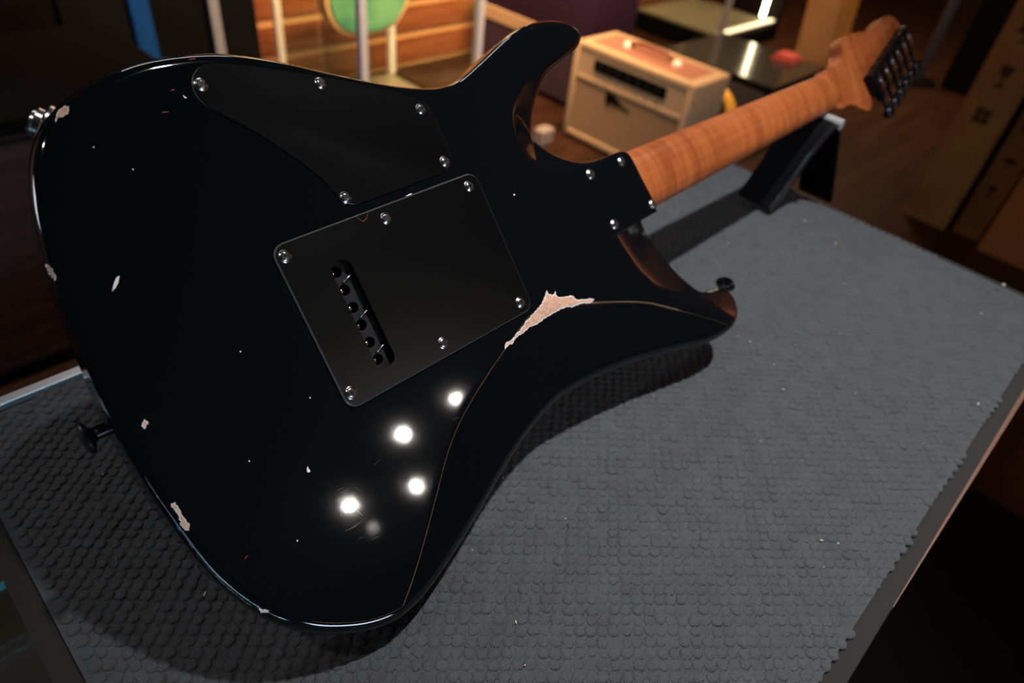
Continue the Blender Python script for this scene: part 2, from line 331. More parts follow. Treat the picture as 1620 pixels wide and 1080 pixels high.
heel = (RIM[:, 0] > 240) & (np.abs(RIM[:, 1]) < 34)
RIM = smooth_closed(RIM, 14, heel); RIM = smooth_closed(RIM, 2)
def cr_open(P, step=2.0):
    P = np.array(P, float); P = np.vstack([2 * P[0] - P[1], P, 2 * P[-1] - P[-2]]); out = []
    for i in range(1, len(P) - 2):
        p0, p1, p2, p3 = P[i - 1:i + 3]; m = max(1, int(np.linalg.norm(p2 - p1) / step))
        for k in range(m):
            t = k / m; out.append(.5 * (2 * p1 + (p2 - p0) * t + (2 * p0 - 5 * p1 + 4 * p2 - p3) * t * t + (3 * p1 - p0 - 3 * p2 + p3) * t ** 3))
    out.append(P[-2]); return np.array(out)
CB = cr_open([(-90, -190), (-64, -166), (-53, -155.4), (-42, -146.4), (-26.5, -132), (-8.6, -114), (9.3, -96), (27, -82.5), (50.5, -70), (77.6, -58), (102, -48.3), (116, -45.3), (130, -47), (147, -52.5), (168, -61), (217, -83), (252, -106), (290, -132.7), (330, -165), (380, -200)])
CT = cr_open([(330, 135), (285, 124), (262, 116.5), (253, 112.5), (240, 109), (226, 106), (207, 103), (190, 98), (178, 91), (168, 84), (162, 76), (158, 65), (158, 53), (162, 43), (172, 34), (186, 30), (205, 29.2), (235, 30.5), (300, 34), (400, 40)])
CC = cr_open([(190, 10), (203, -16), (209, -27), (213, -40), (217, -54), (223, -68), (234, -84), (252, -101), (275, -118), (300, -136), (330, -160), (380, -195)])
def sdist(P, L):
    P = np.atleast_2d(P); best = np.full(len(P), 1e9); sg = np.ones(len(P))
    for a, b in zip(L[:-1], L[1:]):
        d = b - a; t = np.clip(((P - a) @ d) / (d @ d), 0, 1); q = a + t[:, None] * d; r = P - q; ds = np.hypot(r[:, 0], r[:, 1])
        c = d[0] * (P[:, 1] - a[1]) - d[1] * (P[:, 0] - a[0]); m = ds < best - 1e-9
        best[m] = ds[m]; sg[m] = np.where(c[m] >= 0, 1, -1)
    return best * sg
def sp(d, s): return s * np.logaddexp(0, np.clip(d / s, -60, 400))
def sstep(a, b, x): t = np.clip((x - a) / (b - a), 0, 1); return t * t * (3 - 2 * t)
def zsurf(P):
    P = np.atleast_2d(np.asarray(P, float)); x, y = P[:, 0], P[:, 1]
    db = -sdist(P, CB); zb = -.22 * sp(db, 1.0)
    dt = sdist(P, CT); zt = -np.minimum(.62 * sp(dt, 1.6), 26)
    dc = sdist(P, CC); wc = sstep(-26.2, -28.0, y); zc = -.44 * sp(dc - 3, 4.0) * wc
    zh = -.13 * sp(x - 213, .6) * (1 - wc) * (y < 60)
    return np.minimum(np.minimum(zb, zt), np.minimum(zc, zh))
def surf_normal(P):
    e = .25; P = np.atleast_2d(np.asarray(P, float)); ex = np.array([e, 0]); ey = np.array([0, e])
    gx = (zsurf(P + ex) - zsurf(P - ex)) / (2 * e); gy = (zsurf(P + ey) - zsurf(P - ey)) / (2 * e)
    n = np.stack([-gx, -gy, np.ones(len(P))], 1); return n / np.linalg.norm(n, axis=1)[:, None]
def inside(P, poly):
    P = np.atleast_2d(P); c = np.zeros(len(P), bool); Q = np.roll(poly, -1, 0)
    for (x1, y1), (x2, y2) in zip(poly, Q):
        if y1 == y2: continue
        m = ((y1 > P[:, 1]) != (y2 > P[:, 1])) & (P[:, 0] < (x2 - x1) * (P[:, 1] - y1) / (y2 - y1) + x1); c ^= m
    return c
tg_ = np.roll(RIM, -1, 0) - np.roll(RIM, 1, 0); tg_ /= np.linalg.norm(tg_, axis=1)[:, None]
NRM = np.stack([-tg_[:, 1], tg_[:, 0]], 1)                     # candidate outward normal
if inside(RIM[:1] + NRM[:1] * 2, RIM)[0]: NRM = -NRM
RAD = np.where((RIM[:, 0] > 238) & (np.abs(RIM[:, 1]) < 36), 1.3, 7.5)
RAD = np.where((RIM[:, 0] > 262) & (RIM[:, 1] < -30) & (RIM[:, 1] > -112), 4.0, RAD)
for _ in range(10): RAD = np.convolve(np.concatenate([RAD[-3:], RAD, RAD[:3]]), np.ones(7) / 7, 'valid')
def top_z(P, out_drop=0.0):
    """back surface height including the rounded rim"""
    P = np.atleast_2d(np.asarray(P, float)); R = np.vstack([RIM, RIM[:1]]); best = np.full(len(P), 1e9)
    for a, b in zip(R[:-1], R[1:]):
        d = b - a; t = np.clip(((P - a) @ d) / (d @ d), 0, 1); r = P - (a + t[:, None] * d); best = np.minimum(best, np.hypot(r[:, 0], r[:, 1]))
    r = 7.5; dd = np.clip(best, 0, r); ins = inside(P, RIM)
    z = zsurf(P) - (r - np.sqrt(r * r - (r - dd) ** 2)); return np.where(ins, z, zsurf(P) - r - out_drop)
CAMG = (GW.T @ (CAM - GO)) * 1000
def ray(u, v): return GW.T @ (C2W @ np.array([(u - 810) / FPX, (v - 540) / FPX, 1.0]))
def pix_plane(u, v, z): d = ray(u, v); return (CAMG + d * (z - CAMG[2]) / d[2])[:2]
def pix_surf(u, v):
    """where the sight line through a photo pixel meets the guitar back"""
    d = ray(u, v); zz = np.linspace(3, -30, 265); P = np.array([(CAMG + d * (z - CAMG[2]) / d[2])[:2] for z in zz]); h = top_z(P, 200.0); k = np.argmax(zz < h)
    return P[k]

MM = .001
gt = tag(empty('electric_guitar'), 'black relic-finish electric guitar leaning back-out on the mat with roasted maple neck', 'guitar')
T = Matrix.Identity(4)
for r in range(3):
    for c in range(3): T[r][c] = GW[r, c]
    T[r][3] = GO[r]
gt.matrix_world = T

# body --------------------------------------------------------------
HOLE = np.array(rrect(-13, 14, -37, 37, 4, 4)); FACE = -39.5
angs = np.radians([90, 75, 60, 45, 30, 15, 0]); n = len(RIM)
V, N, F = [], [], []
ringz = []
for a in angs:                                                  # back edge, from wall to flat
    P = RIM - NRM * (RAD * (1 - np.sin(a)))[:, None]
    Pin = RIM - NRM * RAD[:, None] * 1.0
    base = zsurf(P); ns = surf_normal(P)
    z = base - RAD * (1 - np.cos(a))
    nn = ns * np.cos(a) + np.concatenate([NRM, np.zeros((n, 1))], 1) * np.sin(a); nn /= np.linalg.norm(nn, axis=1)[:, None]
    V += [(p[0], p[1], q) for p, q in zip(P, z)]; N += [tuple(q) for q in nn]
for j in range(6):
    for i in range(n): i2 = (i + 1) % n; F.append((j * n + i, j * n + i2, (j + 1) * n + i2, (j + 1) * n + i))
wall0 = 0
fb = len(V)
for a, in [(np.radians(90),), (np.radians(60),), (np.radians(30),), (0.0,)]:    # face edge
    r = 4.0; P = RIM - NRM * np.minimum(RAD, r)[:, None] * (1 - np.sin(a)); z = FACE + np.minimum(RAD, r) * (1 - np.cos(a))
    V += [(p[0], p[1], q) for p, q in zip(P, z)]; N += [(m[0] * np.sin(a), m[1] * np.sin(a), -np.cos(a)) for m in NRM]
for i in range(n): i2 = (i + 1) % n; F.append((i, fb + i, fb + i2, i2))
for j in range(3):
    for i in range(n): i2 = (i + 1) % n; F.append((fb + j * n + i, fb + (j + 1) * n + i, fb + (j + 1) * n + i2, fb + j * n + i2))
F.append(tuple(fb + 3 * n + i for i in range(n))[::-1])
inner = RIM - NRM * RAD[:, None]
gx, gy = np.meshgrid(np.arange(-132, 336, 3.2), np.arange(-164, 158, 3.2)); G = np.stack([gx.ravel(), gy.ravel()], 1); G[:, 0] += (np.round((G[:, 1] + 164) / 3.2) % 2) * 1.6
ex = [G]
for L in (CB, CT, CC):
    t = np.gradient(L, axis=0); t /= np.linalg.norm(t, axis=1)[:, None]; nn = np.stack([-t[:, 1], t[:, 0]], 1)
    for o in (-6, -4, -2.6, -1.5, -.7, 0, .7, 1.5, 2.6, 4, 6): ex.append(L + nn * o)
hx = np.arange(205, 275, 2.0)
for o in (-25.4, -26.2, -26.8, -27.4, -28, -29): ex.append(np.stack([hx, np.full(len(hx), o)], 1))
hy = np.arange(-25, 28, 2.0)
for o in (211, 212.2, 213, 213.8, 215): ex.append(np.stack([np.full(len(hy), o), hy], 1))
G = np.vstack(ex)
G = G[inside(G, RIM - NRM * (RAD + .8)[:, None]) & ~inside(G, HOLE * np.array([1.05, 1.03]))]
# drop near duplicates
key = {}; keep = []
for k, p in enumerate(G):
    q = (int(p[0] // .55), int(p[1] // .55))
    if q in key: continue
    key[q] = 1; keep.append(k)
G = G[keep]; G = G[~(inside(G, inner) == False)]
pts = [Vector(p) for p in inner] + [Vector(p) for p in HOLE] + [Vector(p) for p in G]
nh = len(HOLE); ed = [(i, (i + 1) % n) for i in range(n)] + [(n + i, n + (i + 1) % nh) for i in range(nh)]
ov, oe, of, vo, _, _ = delaunay_2d_cdt(pts, ed, [], 0, 1e-4)
OV = np.array([(v[0], v[1]) for v in ov]); tri = np.array([f for f in of]); cen = OV[tri].mean(1)
tri = tri[inside(cen, inner) & ~inside(cen, HOLE)]
zz = zsurf(OV); nn = surf_normal(OV); mp = {}
for k in range(len(OV)):
    src = [s for s in vo[k] if s < n]
    if src: mp[k] = 6 * n + src[0]
    else: mp[k] = len(V); V.append((OV[k, 0], OV[k, 1], zz[k])); N.append(tuple(nn[k]))
for f in tri:
    a, b, c = OV[f[0]], OV[f[1]], OV[f[2]]
    if (b[0] - a[0]) * (c[1] - a[1]) - (b[1] - a[1]) * (c[0] - a[0]) < 0: f = f[::-1]
    F.append(tuple(mp[int(k)] for k in f))
# tremolo cavity walls
hb = len(V)
for z in (0, -22):
    for p in HOLE: V.append((p[0], p[1], z)); N.append((-p[0], -p[1] * .2, .3))
for i in range(nh): i2 = (i + 1) % nh; F.append((hb + i, hb + i2, hb + nh + i2, hb + nh + i))
F.append(tuple(hb + nh + i for i in range(nh)))
me = bpy.data.meshes.new('body'); me.from_pydata([tuple(c * MM for c in v) for v in V], [], F)
bm = bmesh.new(); bm.from_mesh(me); bm.to_mesh(me); bm.free()
body = link('body', me, M_black, gt, True)
me.normals_split_custom_set_from_vertices([Vector(q).normalized() for q in N])
# sunken walls keep flat normals through a sharp seam of their own vertices
low = min((GW @ np.array(v))[2] + 147 for v in V)
print('lowest body point mm', low)

# patches on the back (chips in the lacquer) ------------------------
def patch_mesh(poly, off, mi, V, F, MI, step=1.6, zfun=top_z):
    poly = np.array(poly); lo, hi = poly.min(0), poly.max(0)
    gx, gy = np.meshgrid(np.arange(lo[0], hi[0], step), np.arange(lo[1], hi[1], step)); G = np.stack([gx.ravel(), gy.ravel()], 1)
    c = poly.mean(0); G = G[inside(G, poly)] if len(G) else G
    dmin = np.array([np.min(np.hypot(*(poly - g).T)) for g in G]) if len(G) else np.array([]); G = G[dmin > step * .4] if len(G) else G
    P = np.vstack([poly, G]) if len(G) else poly; m = len(poly)
    ov, oe, of, vo, _, _ = delaunay_2d_cdt([Vector(p) for p in P], [(i, (i + 1) % m) for i in range(m)], [], 0, 1e-5)
    OV = np.array([(v[0], v[1]) for v in ov]); tri = np.array(of); cen = OV[tri].mean(1); tri = tri[inside(cen, poly)]
    z = zfun(OV) + off; b0 = len(V); V += [(a[0] * MM, a[1] * MM, q * MM) for a, q in zip(OV, z)]
    for f in tri:
        a, b, c = OV[f]
        if (b[0] - a[0]) * (c[1] - a[1]) - (b[1] - a[1]) * (c[0] - a[0]) < 0: f = f[::-1]
        F.append(tuple(b0 + int(k) for k in f)); MI.append(mi)
def rough_poly(P, amp, step=.7):
    P = np.array(P); Q = np.roll(P, -1, 0); out = []
    for a, b in zip(P, Q):
        m = max(1, int(np.linalg.norm(b - a) / step))
        for k in range(m): out.append(a + (b - a) * k / m + rng.normal(0, amp, 2))
    return np.array(out)
def shrink(P, d):
    t = np.roll(P, -1, 0) - np.roll(P, 1, 0); t /= np.linalg.norm(t, axis=1)[:, None] + 1e-9; nn = np.stack([-t[:, 1], t[:, 0]], 1)
    A = np.sum(P[:, 0] * np.roll(P[:, 1], -1) - np.roll(P[:, 0], -1) * P[:, 1]); nn = nn if A > 0 else -nn
    return P + nn * d
def chip(pix, label, inner=.34, amp=.24):
    P = rough_poly([pix_surf(*p) for p in pix], amp); V, F, MI = [], [], []
    patch_mesh(P, .10, 0, V, F, MI)
    Q = shrink(P, inner); Q = Q[inside(Q, P)]
    if len(Q) > 5 and inner > 0:
        d = np.array([np.min(np.hypot(*(P - q).T)) for q in Q]); Q = Q[d > inner * .7]
        if len(Q) > 5: patch_mesh(Q, .22, 1, V, F, MI)
    me = bpy.data.meshes.new('paint_chip'); me.from_pydata(V, [], F); me.polygons.foreach_set('material_index', MI); me.update()
    o = link('paint_chip', me, [M_prime, M_bare], gt, True); o['label'] = label
def cr3(L): return [(700 + x * .2963, 400 + y * .2963) for x, y in L]
chip(cr3([(330, 515), (335, 480), (365, 468), (400, 425), (430, 390), (445, 365), (490, 320), (530, 270), (548, 225), (557, 197), (566, 220), (590, 222), (600, 207), (610, 235), (640, 238), (690, 228), (715, 250), (760, 247), (808, 245), (790, 268), (740, 270), (700, 285), (660, 290), (620, 305), (570, 335), (530, 360), (500, 383), (470, 390), (430, 425), (385, 460), (375, 483), (355, 490)]), 'large bare-wood chip on the belly crease', .55)
chip([(86, 190), (90, 180), (95, 173), (103, 168), (110, 167), (109, 175), (103, 183), (99, 184), (92, 187), (88, 193)], 'chip near the jack')
chip([(270, 796), (276, 794), (280, 800), (286, 812), (290, 818), (300, 830), (299, 838), (292, 838), (287, 830), (282, 815), (275, 806)], 'long chip on the tail edge')
chip([(72, 422), (78, 421), (86, 430), (89, 441), (86, 445), (80, 439), (75, 432)], 'chip on the tail corner')
chip([(226, 666), (229, 662), (233, 667), (231, 676), (227, 678), (224, 674)], 'small chip beside the tail edge', .4)
chip([(409, 962), (417, 963), (427, 966), (421, 969), (413, 969)], 'chip by the lower bass rim', .4)
chip([(485, 740), (488, 737), (489, 743), (488, 748), (485, 745)], 'tiny white chip', 0)
chip([(641, 310), (645, 307), (652, 305), (651, 309), (645, 312)], 'tiny chip beside the tremolo cover', 0)
chip([(177, 461), (179, 452), (183, 440), (189, 436), (187, 447), (182, 456)], 'thin scrape through the lacquer', 0, .05)
chip([(289, 151), (293, 153), (296, 155), (292, 156)], 'speck beside the control cover', 0, .05)
for p in ((148, 233), (210, 268), (380, 556), (490, 629), (470, 855), (394, 729), (813, 308), (720, 320), (515, 373)):
    chip([(p[0] - 1, p[1] - 1), (p[0] + 1, p[1] - 1.2), (p[0] + 1.2, p[1] + 1), (p[0] - .8, p[1] + 1)], 'pin-prick speck in the lacquer', 0, .02)
# hairline checks in the lacquer
def hair(pts, wd=.16, lab='hairline crack in the lacquer'):
    P = [pix_surf(*p) for p in pts]; V, F = [], []
    for i, p in enumerate(P):
        t = P[min(i + 1, len(P) - 1)] - P[max(i - 1, 0)]; t = t / (np.linalg.norm(t) + 1e-9); nn = np.array([-t[1], t[0]]); w_ = wd * (0.25 if i in (0, len(P) - 1) else 1)
        for s in (-1, 1): q = p + nn * w_ * s / 2; V.append((q[0] * MM, q[1] * MM, (top_z(q)[0] + .05) * MM))
        if i: b = 2 * i; F.append((b - 2, b - 1, b + 1, b))
    me = bpy.data.meshes.new('finish_crack'); me.from_pydata(V, [], F); me.update(); o = link('finish_crack', me, M_crack, gt); o['label'] = lab
M_crack = mat('crack_edge', (.32, .30, .28), .25)
for L in ([(532, 776), (543, 771)], [(536, 781), (552, 772)], [(561, 771), (574, 777)], [(540, 802), (553, 797), (566, 790)], [(540, 807), (539, 816)], [(545, 840), (560, 833), (578, 819)], [(657, 762), (671, 754)], [(663, 774), (674, 769)], [(567, 852), (576, 849)], [(588, 853), (601, 847)], [(716, 664), (726, 660)], [(718, 625), (731, 615)],
          [(592, 735), (601, 727)], [(1022, 425), (1030, 430)]):
    hair(L)
for L in ([(548, 811), (556, 807), (563, 801)], [(557, 812), (566, 808), (574, 816)], [(563, 801), (562, 808)]): hair(L, .22)
M_redp = mat('red_scuff', (.45, .03, .04), .5)
for L in ([(299, 94), (309, 93)], [(256, 178), (266, 177)], [(270, 143), (276, 142)], [(563, 346), (572, 352), (578, 346), (579, 340)], [(387, 884), (391, 878)]):
    P = [pix_surf(*p) for p in L]; V, F = [], []
    for i, p in enumerate(P):
        for s in (-.12, .12): V.append((p[0] * MM, (p[1] + s) * MM, (top_z(p)[0] + (2.1 if i >= 0 and L[0][0] == 563 else .06)) * MM))
        if i: F.append((2 * i - 2, 2 * i - 1, 2 * i + 1, 2 * i))
    me = bpy.data.meshes.new('red_scuff'); me.from_pydata(V, [], F); me.update(); link('red_scuff', me, M_redp, gt)['label'] = 'tiny red scuff mark'

# screws -------------------------------------------------------------
def screw_mesh(r=3.1, h=1.5):
    bm = bmesh.new(); s = MM
    lathe(bm, [(r * 1.12 * s, 0), (r * 1.14 * s, .35 * s), (r * 1.0 * s, .55 * s), (r * .92 * s, .8 * s), (r * .66 * s, h * .92 * s), (r * .3 * s, h * s), (0, h * s)], (0, 0, 0), (0, 0, 1), 24)
    for a in (0, 1):
        A, B = (r * .68 * s, r * .24 * s) if a == 0 else (r * .24 * s, r * .68 * s)
        box(bm, (-A, -B, h * .7 * s), (A, B, (h + .14) * s), mi=1)  # raised dark bars stand in for the shade in the cross recess
    bmesh.ops.recalc_face_normals(bm, faces=bm.faces)
    me = bpy.data.meshes.new('screw'); bm.to_mesh(me); bm.free(); me.materials.append(M_chrome); me.materials.append(M_dark)
    for p in me.polygons: p.use_smooth = True
    me.set_sharp_from_angle(angle=math.radians(35)); return me
SCR = screw_mesh()
def put_screw(parent, xy, z, name='screw', me=None, rz=None, tilt=None):
    o = bpy.data.objects.new(name, me or SCR); C.objects.link(o); o.parent = parent; o.location = (xy[0] * MM, xy[1] * MM, z * MM); o.rotation_euler = (0, tilt or 0, random.uniform(0, 1.5) if rz is None else rz)
    return o
# control cover
cov = [(303, 135), (308, 112), (330, 100), (360, 101), (400, 105), (450, 112), (500, 120), (550, 129), (600, 140), (640, 150), (661, 157), (676, 167), (690, 190), (707, 225), (713, 245), (711, 262), (703, 271), (672, 283), (640, 296), (600, 310), (570, 321), (558, 324), (548, 321), (538, 314), (524, 298), (500, 275), (470, 252), (430, 225), (390, 201), (350, 180), (325, 167), (311, 154)]
cp = cr_closed(np.array([pix_plane(u, v, .6) for u, v in cov]), 2.5); cp = smooth_closed(cp, 1)
bm = bmesh.new(); prism(bm, [(p[0] * MM, p[1] * MM) for p in cp], -.0002, .0008, .00035, bmi=1)
cc = fin('control_cover', bm, [M_cover, M_bevel_glint], gt, angle=50); cc['label'] = 'satin black control cavity cover'
for u, v in ((318, 133), (507, 131), (666, 172), (704, 255), (547, 312)): put_screw(cc, pix_plane(u, v, 1.4), .75)
# tremolo cover with string slot
outer = np.array(rrect(-32.0, 112.0, -44.3, 51.6, 7.5, 6)); slot = np.array(rrect(-6.6, 6.2, -32.6, 32.2, 5.6, 6))
def holed_plate(outer, holes, z0, z1, bev):
    bm = bmesh.new(); loops = [outer] + holes
    ins = [shrink(np.array(outer), bev)] + [shrink(np.array(h)[::-1], bev)[::-1] for h in holes]
    ins[1:] = [np.array(h) for h in holes]
    P, E = [], []
    for L in ins:
        b0 = len(P); P += [tuple(p) for p in L]; E += [(b0 + i, b0 + (i + 1) % len(L)) for i in range(len(L))]
    ov, oe, of, vo, _, _ = delaunay_2d_cdt([Vector(p) for p in P], E, [], 0, 1e-6); OV = np.array([tuple(v) for v in ov]); tri = np.array(of); cen = OV[tri].mean(1)
    ok = inside(cen, np.array(ins[0]))
    for h in ins[1:]: ok &= ~inside(cen, h)
    tv = [bm.verts.new((p[0] * MM, p[1] * MM, z1 * MM)) for p in OV]
    for f in tri[ok]: bm.faces.new([tv[int(k)] for k in f])
    b0 = 0; inv = {}
    for k in range(len(OV)):
        for s in vo[k]: inv[s] = k
    for li, L in enumerate(loops):
        m = len(L); a = [tv[inv[b0 + i]] for i in range(m)]; b0 += m
        if li == 0:
            mid = [bm.verts.new((p[0] * MM, p[1] * MM, (z1 - bev) * MM)) for p in L]
            for i in range(m): bm.faces.new([a[i], a[(i + 1) % m], mid[(i + 1) % m], mid[i]]).material_index = 1
        else: mid = a
        bt = [bm.verts.new((p[0] * MM, p[1] * MM, z0 * MM)) for p in L]
        for i in range(m): bm.faces.new([mid[i], mid[(i + 1) % m], bt[(i + 1) % m], bt[i]])
    return bm
bm = holed_plate(outer, [slot], 0.02, 2.0, .9)
tc = fin('tremolo_cover', bm, [M_plate, M_bevel_glint], gt, angle=30); tc['label'] = 'smooth black tremolo cover plate with long string slot'
for u, v in ((451, 405), (743, 294), (824, 478), (556, 621), (611, 345), (702, 542)): put_screw(tc, pix_plane(u, v, 2.8), 1.95)
# tremolo block
holes = []
for k in range(6):
    c = (-1.4, 27.0 - 10.8 * k); holes.append(np.array([(c[0] + 3.3 * math.cos(a), c[1] + 3.3 * math.sin(a)) for a in np.linspace(0, 2 * math.pi, 17)[:-1]]))
bm = holed_plate(np.array(rrect(-6.2, 7.4, -36, 36, 1.2, 3)), holes, -20, -4.0, .5)
tb_ = fin('tremolo_block', bm, [M_block, M_block], gt, angle=30); tb_['label'] = 'black tremolo block under the slot'
for k in range(6):
    bm = bmesh.new(); bmesh.ops.create_uvsphere(bm, u_segments=14, v_segments=10, radius=2.0 * MM)
    fin('string_ball', bm, M_brass, tb_, True, loc=(-2.0 * MM, (27.0 - 10.8 * k) * MM, -8.6 * MM))
for k in range(3):
    y = 20.2 - 21.6 * k; bm = bmesh.new()
    tube(bm, [((-1 + i * .9) * MM, (y + .28 * i * 1.2) * MM, (-3.4 + 1.0 * math.sin(i / 9 * math.pi)) * MM) for i in range(10)], .55 * MM, 8); fin('spring_hook', bm, M_chrome, tb_, True)

# neck bolts -----------------------------------------------------------
BOLT = screw_mesh(3.6, 1.6)
for u, v in ((934, 276), (995, 250), (1031, 323), (972, 355)):
    p = pix_surf(u, v); put_screw(gt, p, zsurf(p)[0] - .05, 'neck_bolt', BOLT, tilt=.13 if p[0] > 214 else 0)

# neck, fingerboard, headstock -----------------------------------------
def loft(secs, closed=True):
    bm = bmesh.new(); R = [[bm.verts.new(p) for p in s] for s in secs]
    for a, b in zip(R, R[1:]):
        for k in range(len(a)): k2 = (k + 1) % len(a); bm.faces.new([a[k], a[k2], b[k2], b[k]])
    bm.faces.new(R[0]); bm.faces.new(R[-1]); return bm
secs = []
FB = -46.0
for x in list(range(236, 680, 12)) + [684]:
    t = (x - 236) / (668 - 236); hw = 28.0 + (21.3 - 28.0) * t; depth = 18.0 - 3.0 * t
    if x > 640: depth -= (x - 640) * .05
    s = []
    for k in range(21):
        a = math.pi * k / 20; c = math.cos(a); q = math.sin(a) ** .80
        s.append((x * MM, hw * (abs(c) ** .86 * (1 if c > 0 else -1)) * MM, (FB + depth * q) * MM))
    secs.append(s)
nk = fin('neck', loft(secs), M_neck, gt, angle=50); nk['label'] = 'roasted flame maple neck'
secs = []
for x in (215, 668):
    t = (x - 236) / (668 - 236); hw = 28.0 + (21.3 - 28.0) * t
    secs.append([(x * MM, hw * MM, FB * MM), (x * MM, hw * MM, (FB - 4) * MM), (x * MM, hw * .5 * MM, (FB - 5.4) * MM), (x * MM, 0, (FB - 6) * MM), (x * MM, -hw * .5 * MM, (FB - 5.4) * MM), (x * MM, -hw * MM, (FB - 4) * MM), (x * MM, -hw * MM, FB * MM)])
fin('fingerboard', loft(secs), M_board, gt)
bm = bmesh.new(); box(bm, (.668, -.0213, (FB - 8) * MM), (.6725, .0213, (FB + .2) * MM), .0006); fin('nut', bm, M_ivory, gt)
HD = np.array([(668, 21.3), (700, 23.5), (718, 31), (728, 46), (737, 51.5), (762, 51.5), (800, 48), (830, 48), (848, 53.5), (868, 57), (888, 53), (901, 42), (903, 30), (890, 20.5), (850, 9), (800, -5), (762, -16), (756, -22), (757, -33), (750, -40), (738, -41), (722, -34), (700, -24.5), (668, -21.3)], float)
hp = cr_closed(HD, 3.0)
bm = bmesh.new(); prism(bm, [(p[0] * MM, p[1] * MM) for p in hp], (FB - 6) * MM, (FB + 9.5) * MM, .0022, seg=3); hs = fin('headstock', bm, M_neck, gt, angle=50); hs['label'] = 'roasted maple headstock'
ed = np.array([131., 38.]); ed /= np.linalg.norm(ed); outw = Vector((ed[1], -ed[0], 0))
for k in range(6):
    p = np.array([762, -10.]) + ed * (k * 24.6); e = bpy.data.objects.new('tuner', None); C.objects.link(e); e.parent = gt; e.location = (p[0] * MM, p[1] * MM, (FB + 9.5) * MM)
    e.rotation_euler = (0, 0, math.atan2(ed[1], ed[0])); e.empty_display_size = .01; e.scale = (1.25, 1.3, 1.3)
    bm = bmesh.new(); box(bm, (-.0085, -.014, 0), (.0085, .008, .0105), .002); box(bm, (-.006, -.0205, .0015), (.006, -.013, .0095), .0015); fin('tuner_housing', bm, M_bmetal, e, angle=40)
    bm = bmesh.new(); tube(bm, [(0, -.02, .0055), (0, -.03, .0055)], .0022, 10); fin('tuner_shaft', bm, M_bmetal, e, True)
    bm = bmesh.new(); lathe(bm, [(0, 0), (.005, .0005), (.0085, .002), (.0098, .005), (.0092, .0085), (.006, .0105), (0, .011)], (0, -.029, .0055), (0, -1, 0), 18); bmesh.ops.scale(bm, vec=(1, 1, .55), space=Matrix.Translation((0, 0, -.0055)), verts=bm.verts); fin('tuner_button', bm, M_bmetal, e, True)
    bm = bmesh.new(); lathe(bm, [(.0022, 0), (.0022, .0008), (0, .001)], (0, -.003, .0104), (0, 0, 1), 12); fin('housing_screw', bm, M_chrome, e, True)

# strap buttons, jack ---------------------------------------------------
def strap_button(loc, axis):
    bm = bmesh.new(); lathe(bm, [(.0052, -.001), (.0052, .0012), (.0042, .0014), (.0042, .0030), (.0034, .0034), (.0032, .0088), (.0048, .0104), (.0080, .0118), (.0087, .0128), (.0082, .0138), (.0060, .0147), (.0022, .0152), (0, .0149)], loc, axis, 32); return fin('strap_button', bm, M_bmetal, gt, angle=45)
strap_button((-.1300, .002, -.021), (-1, 0, .05))
strap_button((.3335, -.121, -.025), (.92, .35, -.1))
jx = Vector((-.0955, .1405, -.017)); bm = bmesh.new()
ja = Vector((-.70, .71, .0))
lathe(bm, [(.0105, -.006), (.0105, .0008), (.0090, .0018), (.0072, .0020), (.0072, .0046), (.0058, .0050), (.0052, .0064), (.0036, .0066), (.0034, .001), (0, .001)], jx, ja, 6 * 4); o = fin('output_jack', bm, M_chrome, gt, angle=35); o['label'] = 'chrome output jack on the treble edge'

# ------------------------------------------------------------------ neck rest
nr = tag(empty('neck_rest', (0, 0, MT)), 'black inverted-V neck rest holding up the neck near the nut', 'stand')
M_rest = mat('black_rubber', (.0035, .0037, .0045), .55, spec=.08); M_edge = mat('black_gloss_edge', (.012, .013, .016), .22, spec=.9)
def ribbon(pts, y0, y1, th):
    bm = bmesh.new(); R = []
    for i, p in enumerate(pts):
        a = Vector(pts[max(i - 1, 0)][:2] + (0,)); b = Vector(pts[min(i + 1, len(pts) - 1)][:2] + (0,)); t = (b - a).normalized(); nn = Vector((-t.y, t.x, 0)); dy = p[2]
        R.append([bm.verts.new((p[0] + nn.x * s * th, y + dy, p[1] + nn.y * s * th)) for s, y in ((-.5, y0), (.5, y0), (.5, y1), (-.5, y1))])
    for a, b in zip(R, R[1:]):
        for k in range(4): bm.faces.new([a[k], a[(k + 1) % 4], b[(k + 1) % 4], b[k]])
    bm.faces.new(R[0]); bm.faces.new(R[-1])
    bmesh.ops.bevel(bm, geom=list(bm.edges), offset=.0012, segments=2, affect='EDGES'); return bm
fin('front_leg', ribbon([(.603, .004, .018), (.612, .022, .015), (.622, .048, .011), (.632, .075, .007), (.645, .100, .002), (.654, .109, 0)], 0, .045, .007), M_rest, nr, angle=40)
fin('edge_band', ribbon([(.603, .004, .018), (.612, .022, .015), (.622, .048, .011), (.632, .075, .007), (.645, .100, .002), (.652, .107, 0)], -.0035, .0008, .0095), M_edge, nr, angle=40)
fin('rear_leg', ribbon([(.660, .109, 0), (.668, .098, -.004), (.676, .075, -.008), (.684, .048, -.013), (.690, .022, -.018), (.692, .004, -.022)], 0, .045, .006), M_rest, nr, angle=40)
bm = bmesh.new(); tube(bm, [(.657, -.006, .109), (.657, .05, .109)], .0062, 12); fin('cradle_pad', bm, mat('grey_felt_pad', (.30, .30, .31), .7), nr, angle=50)

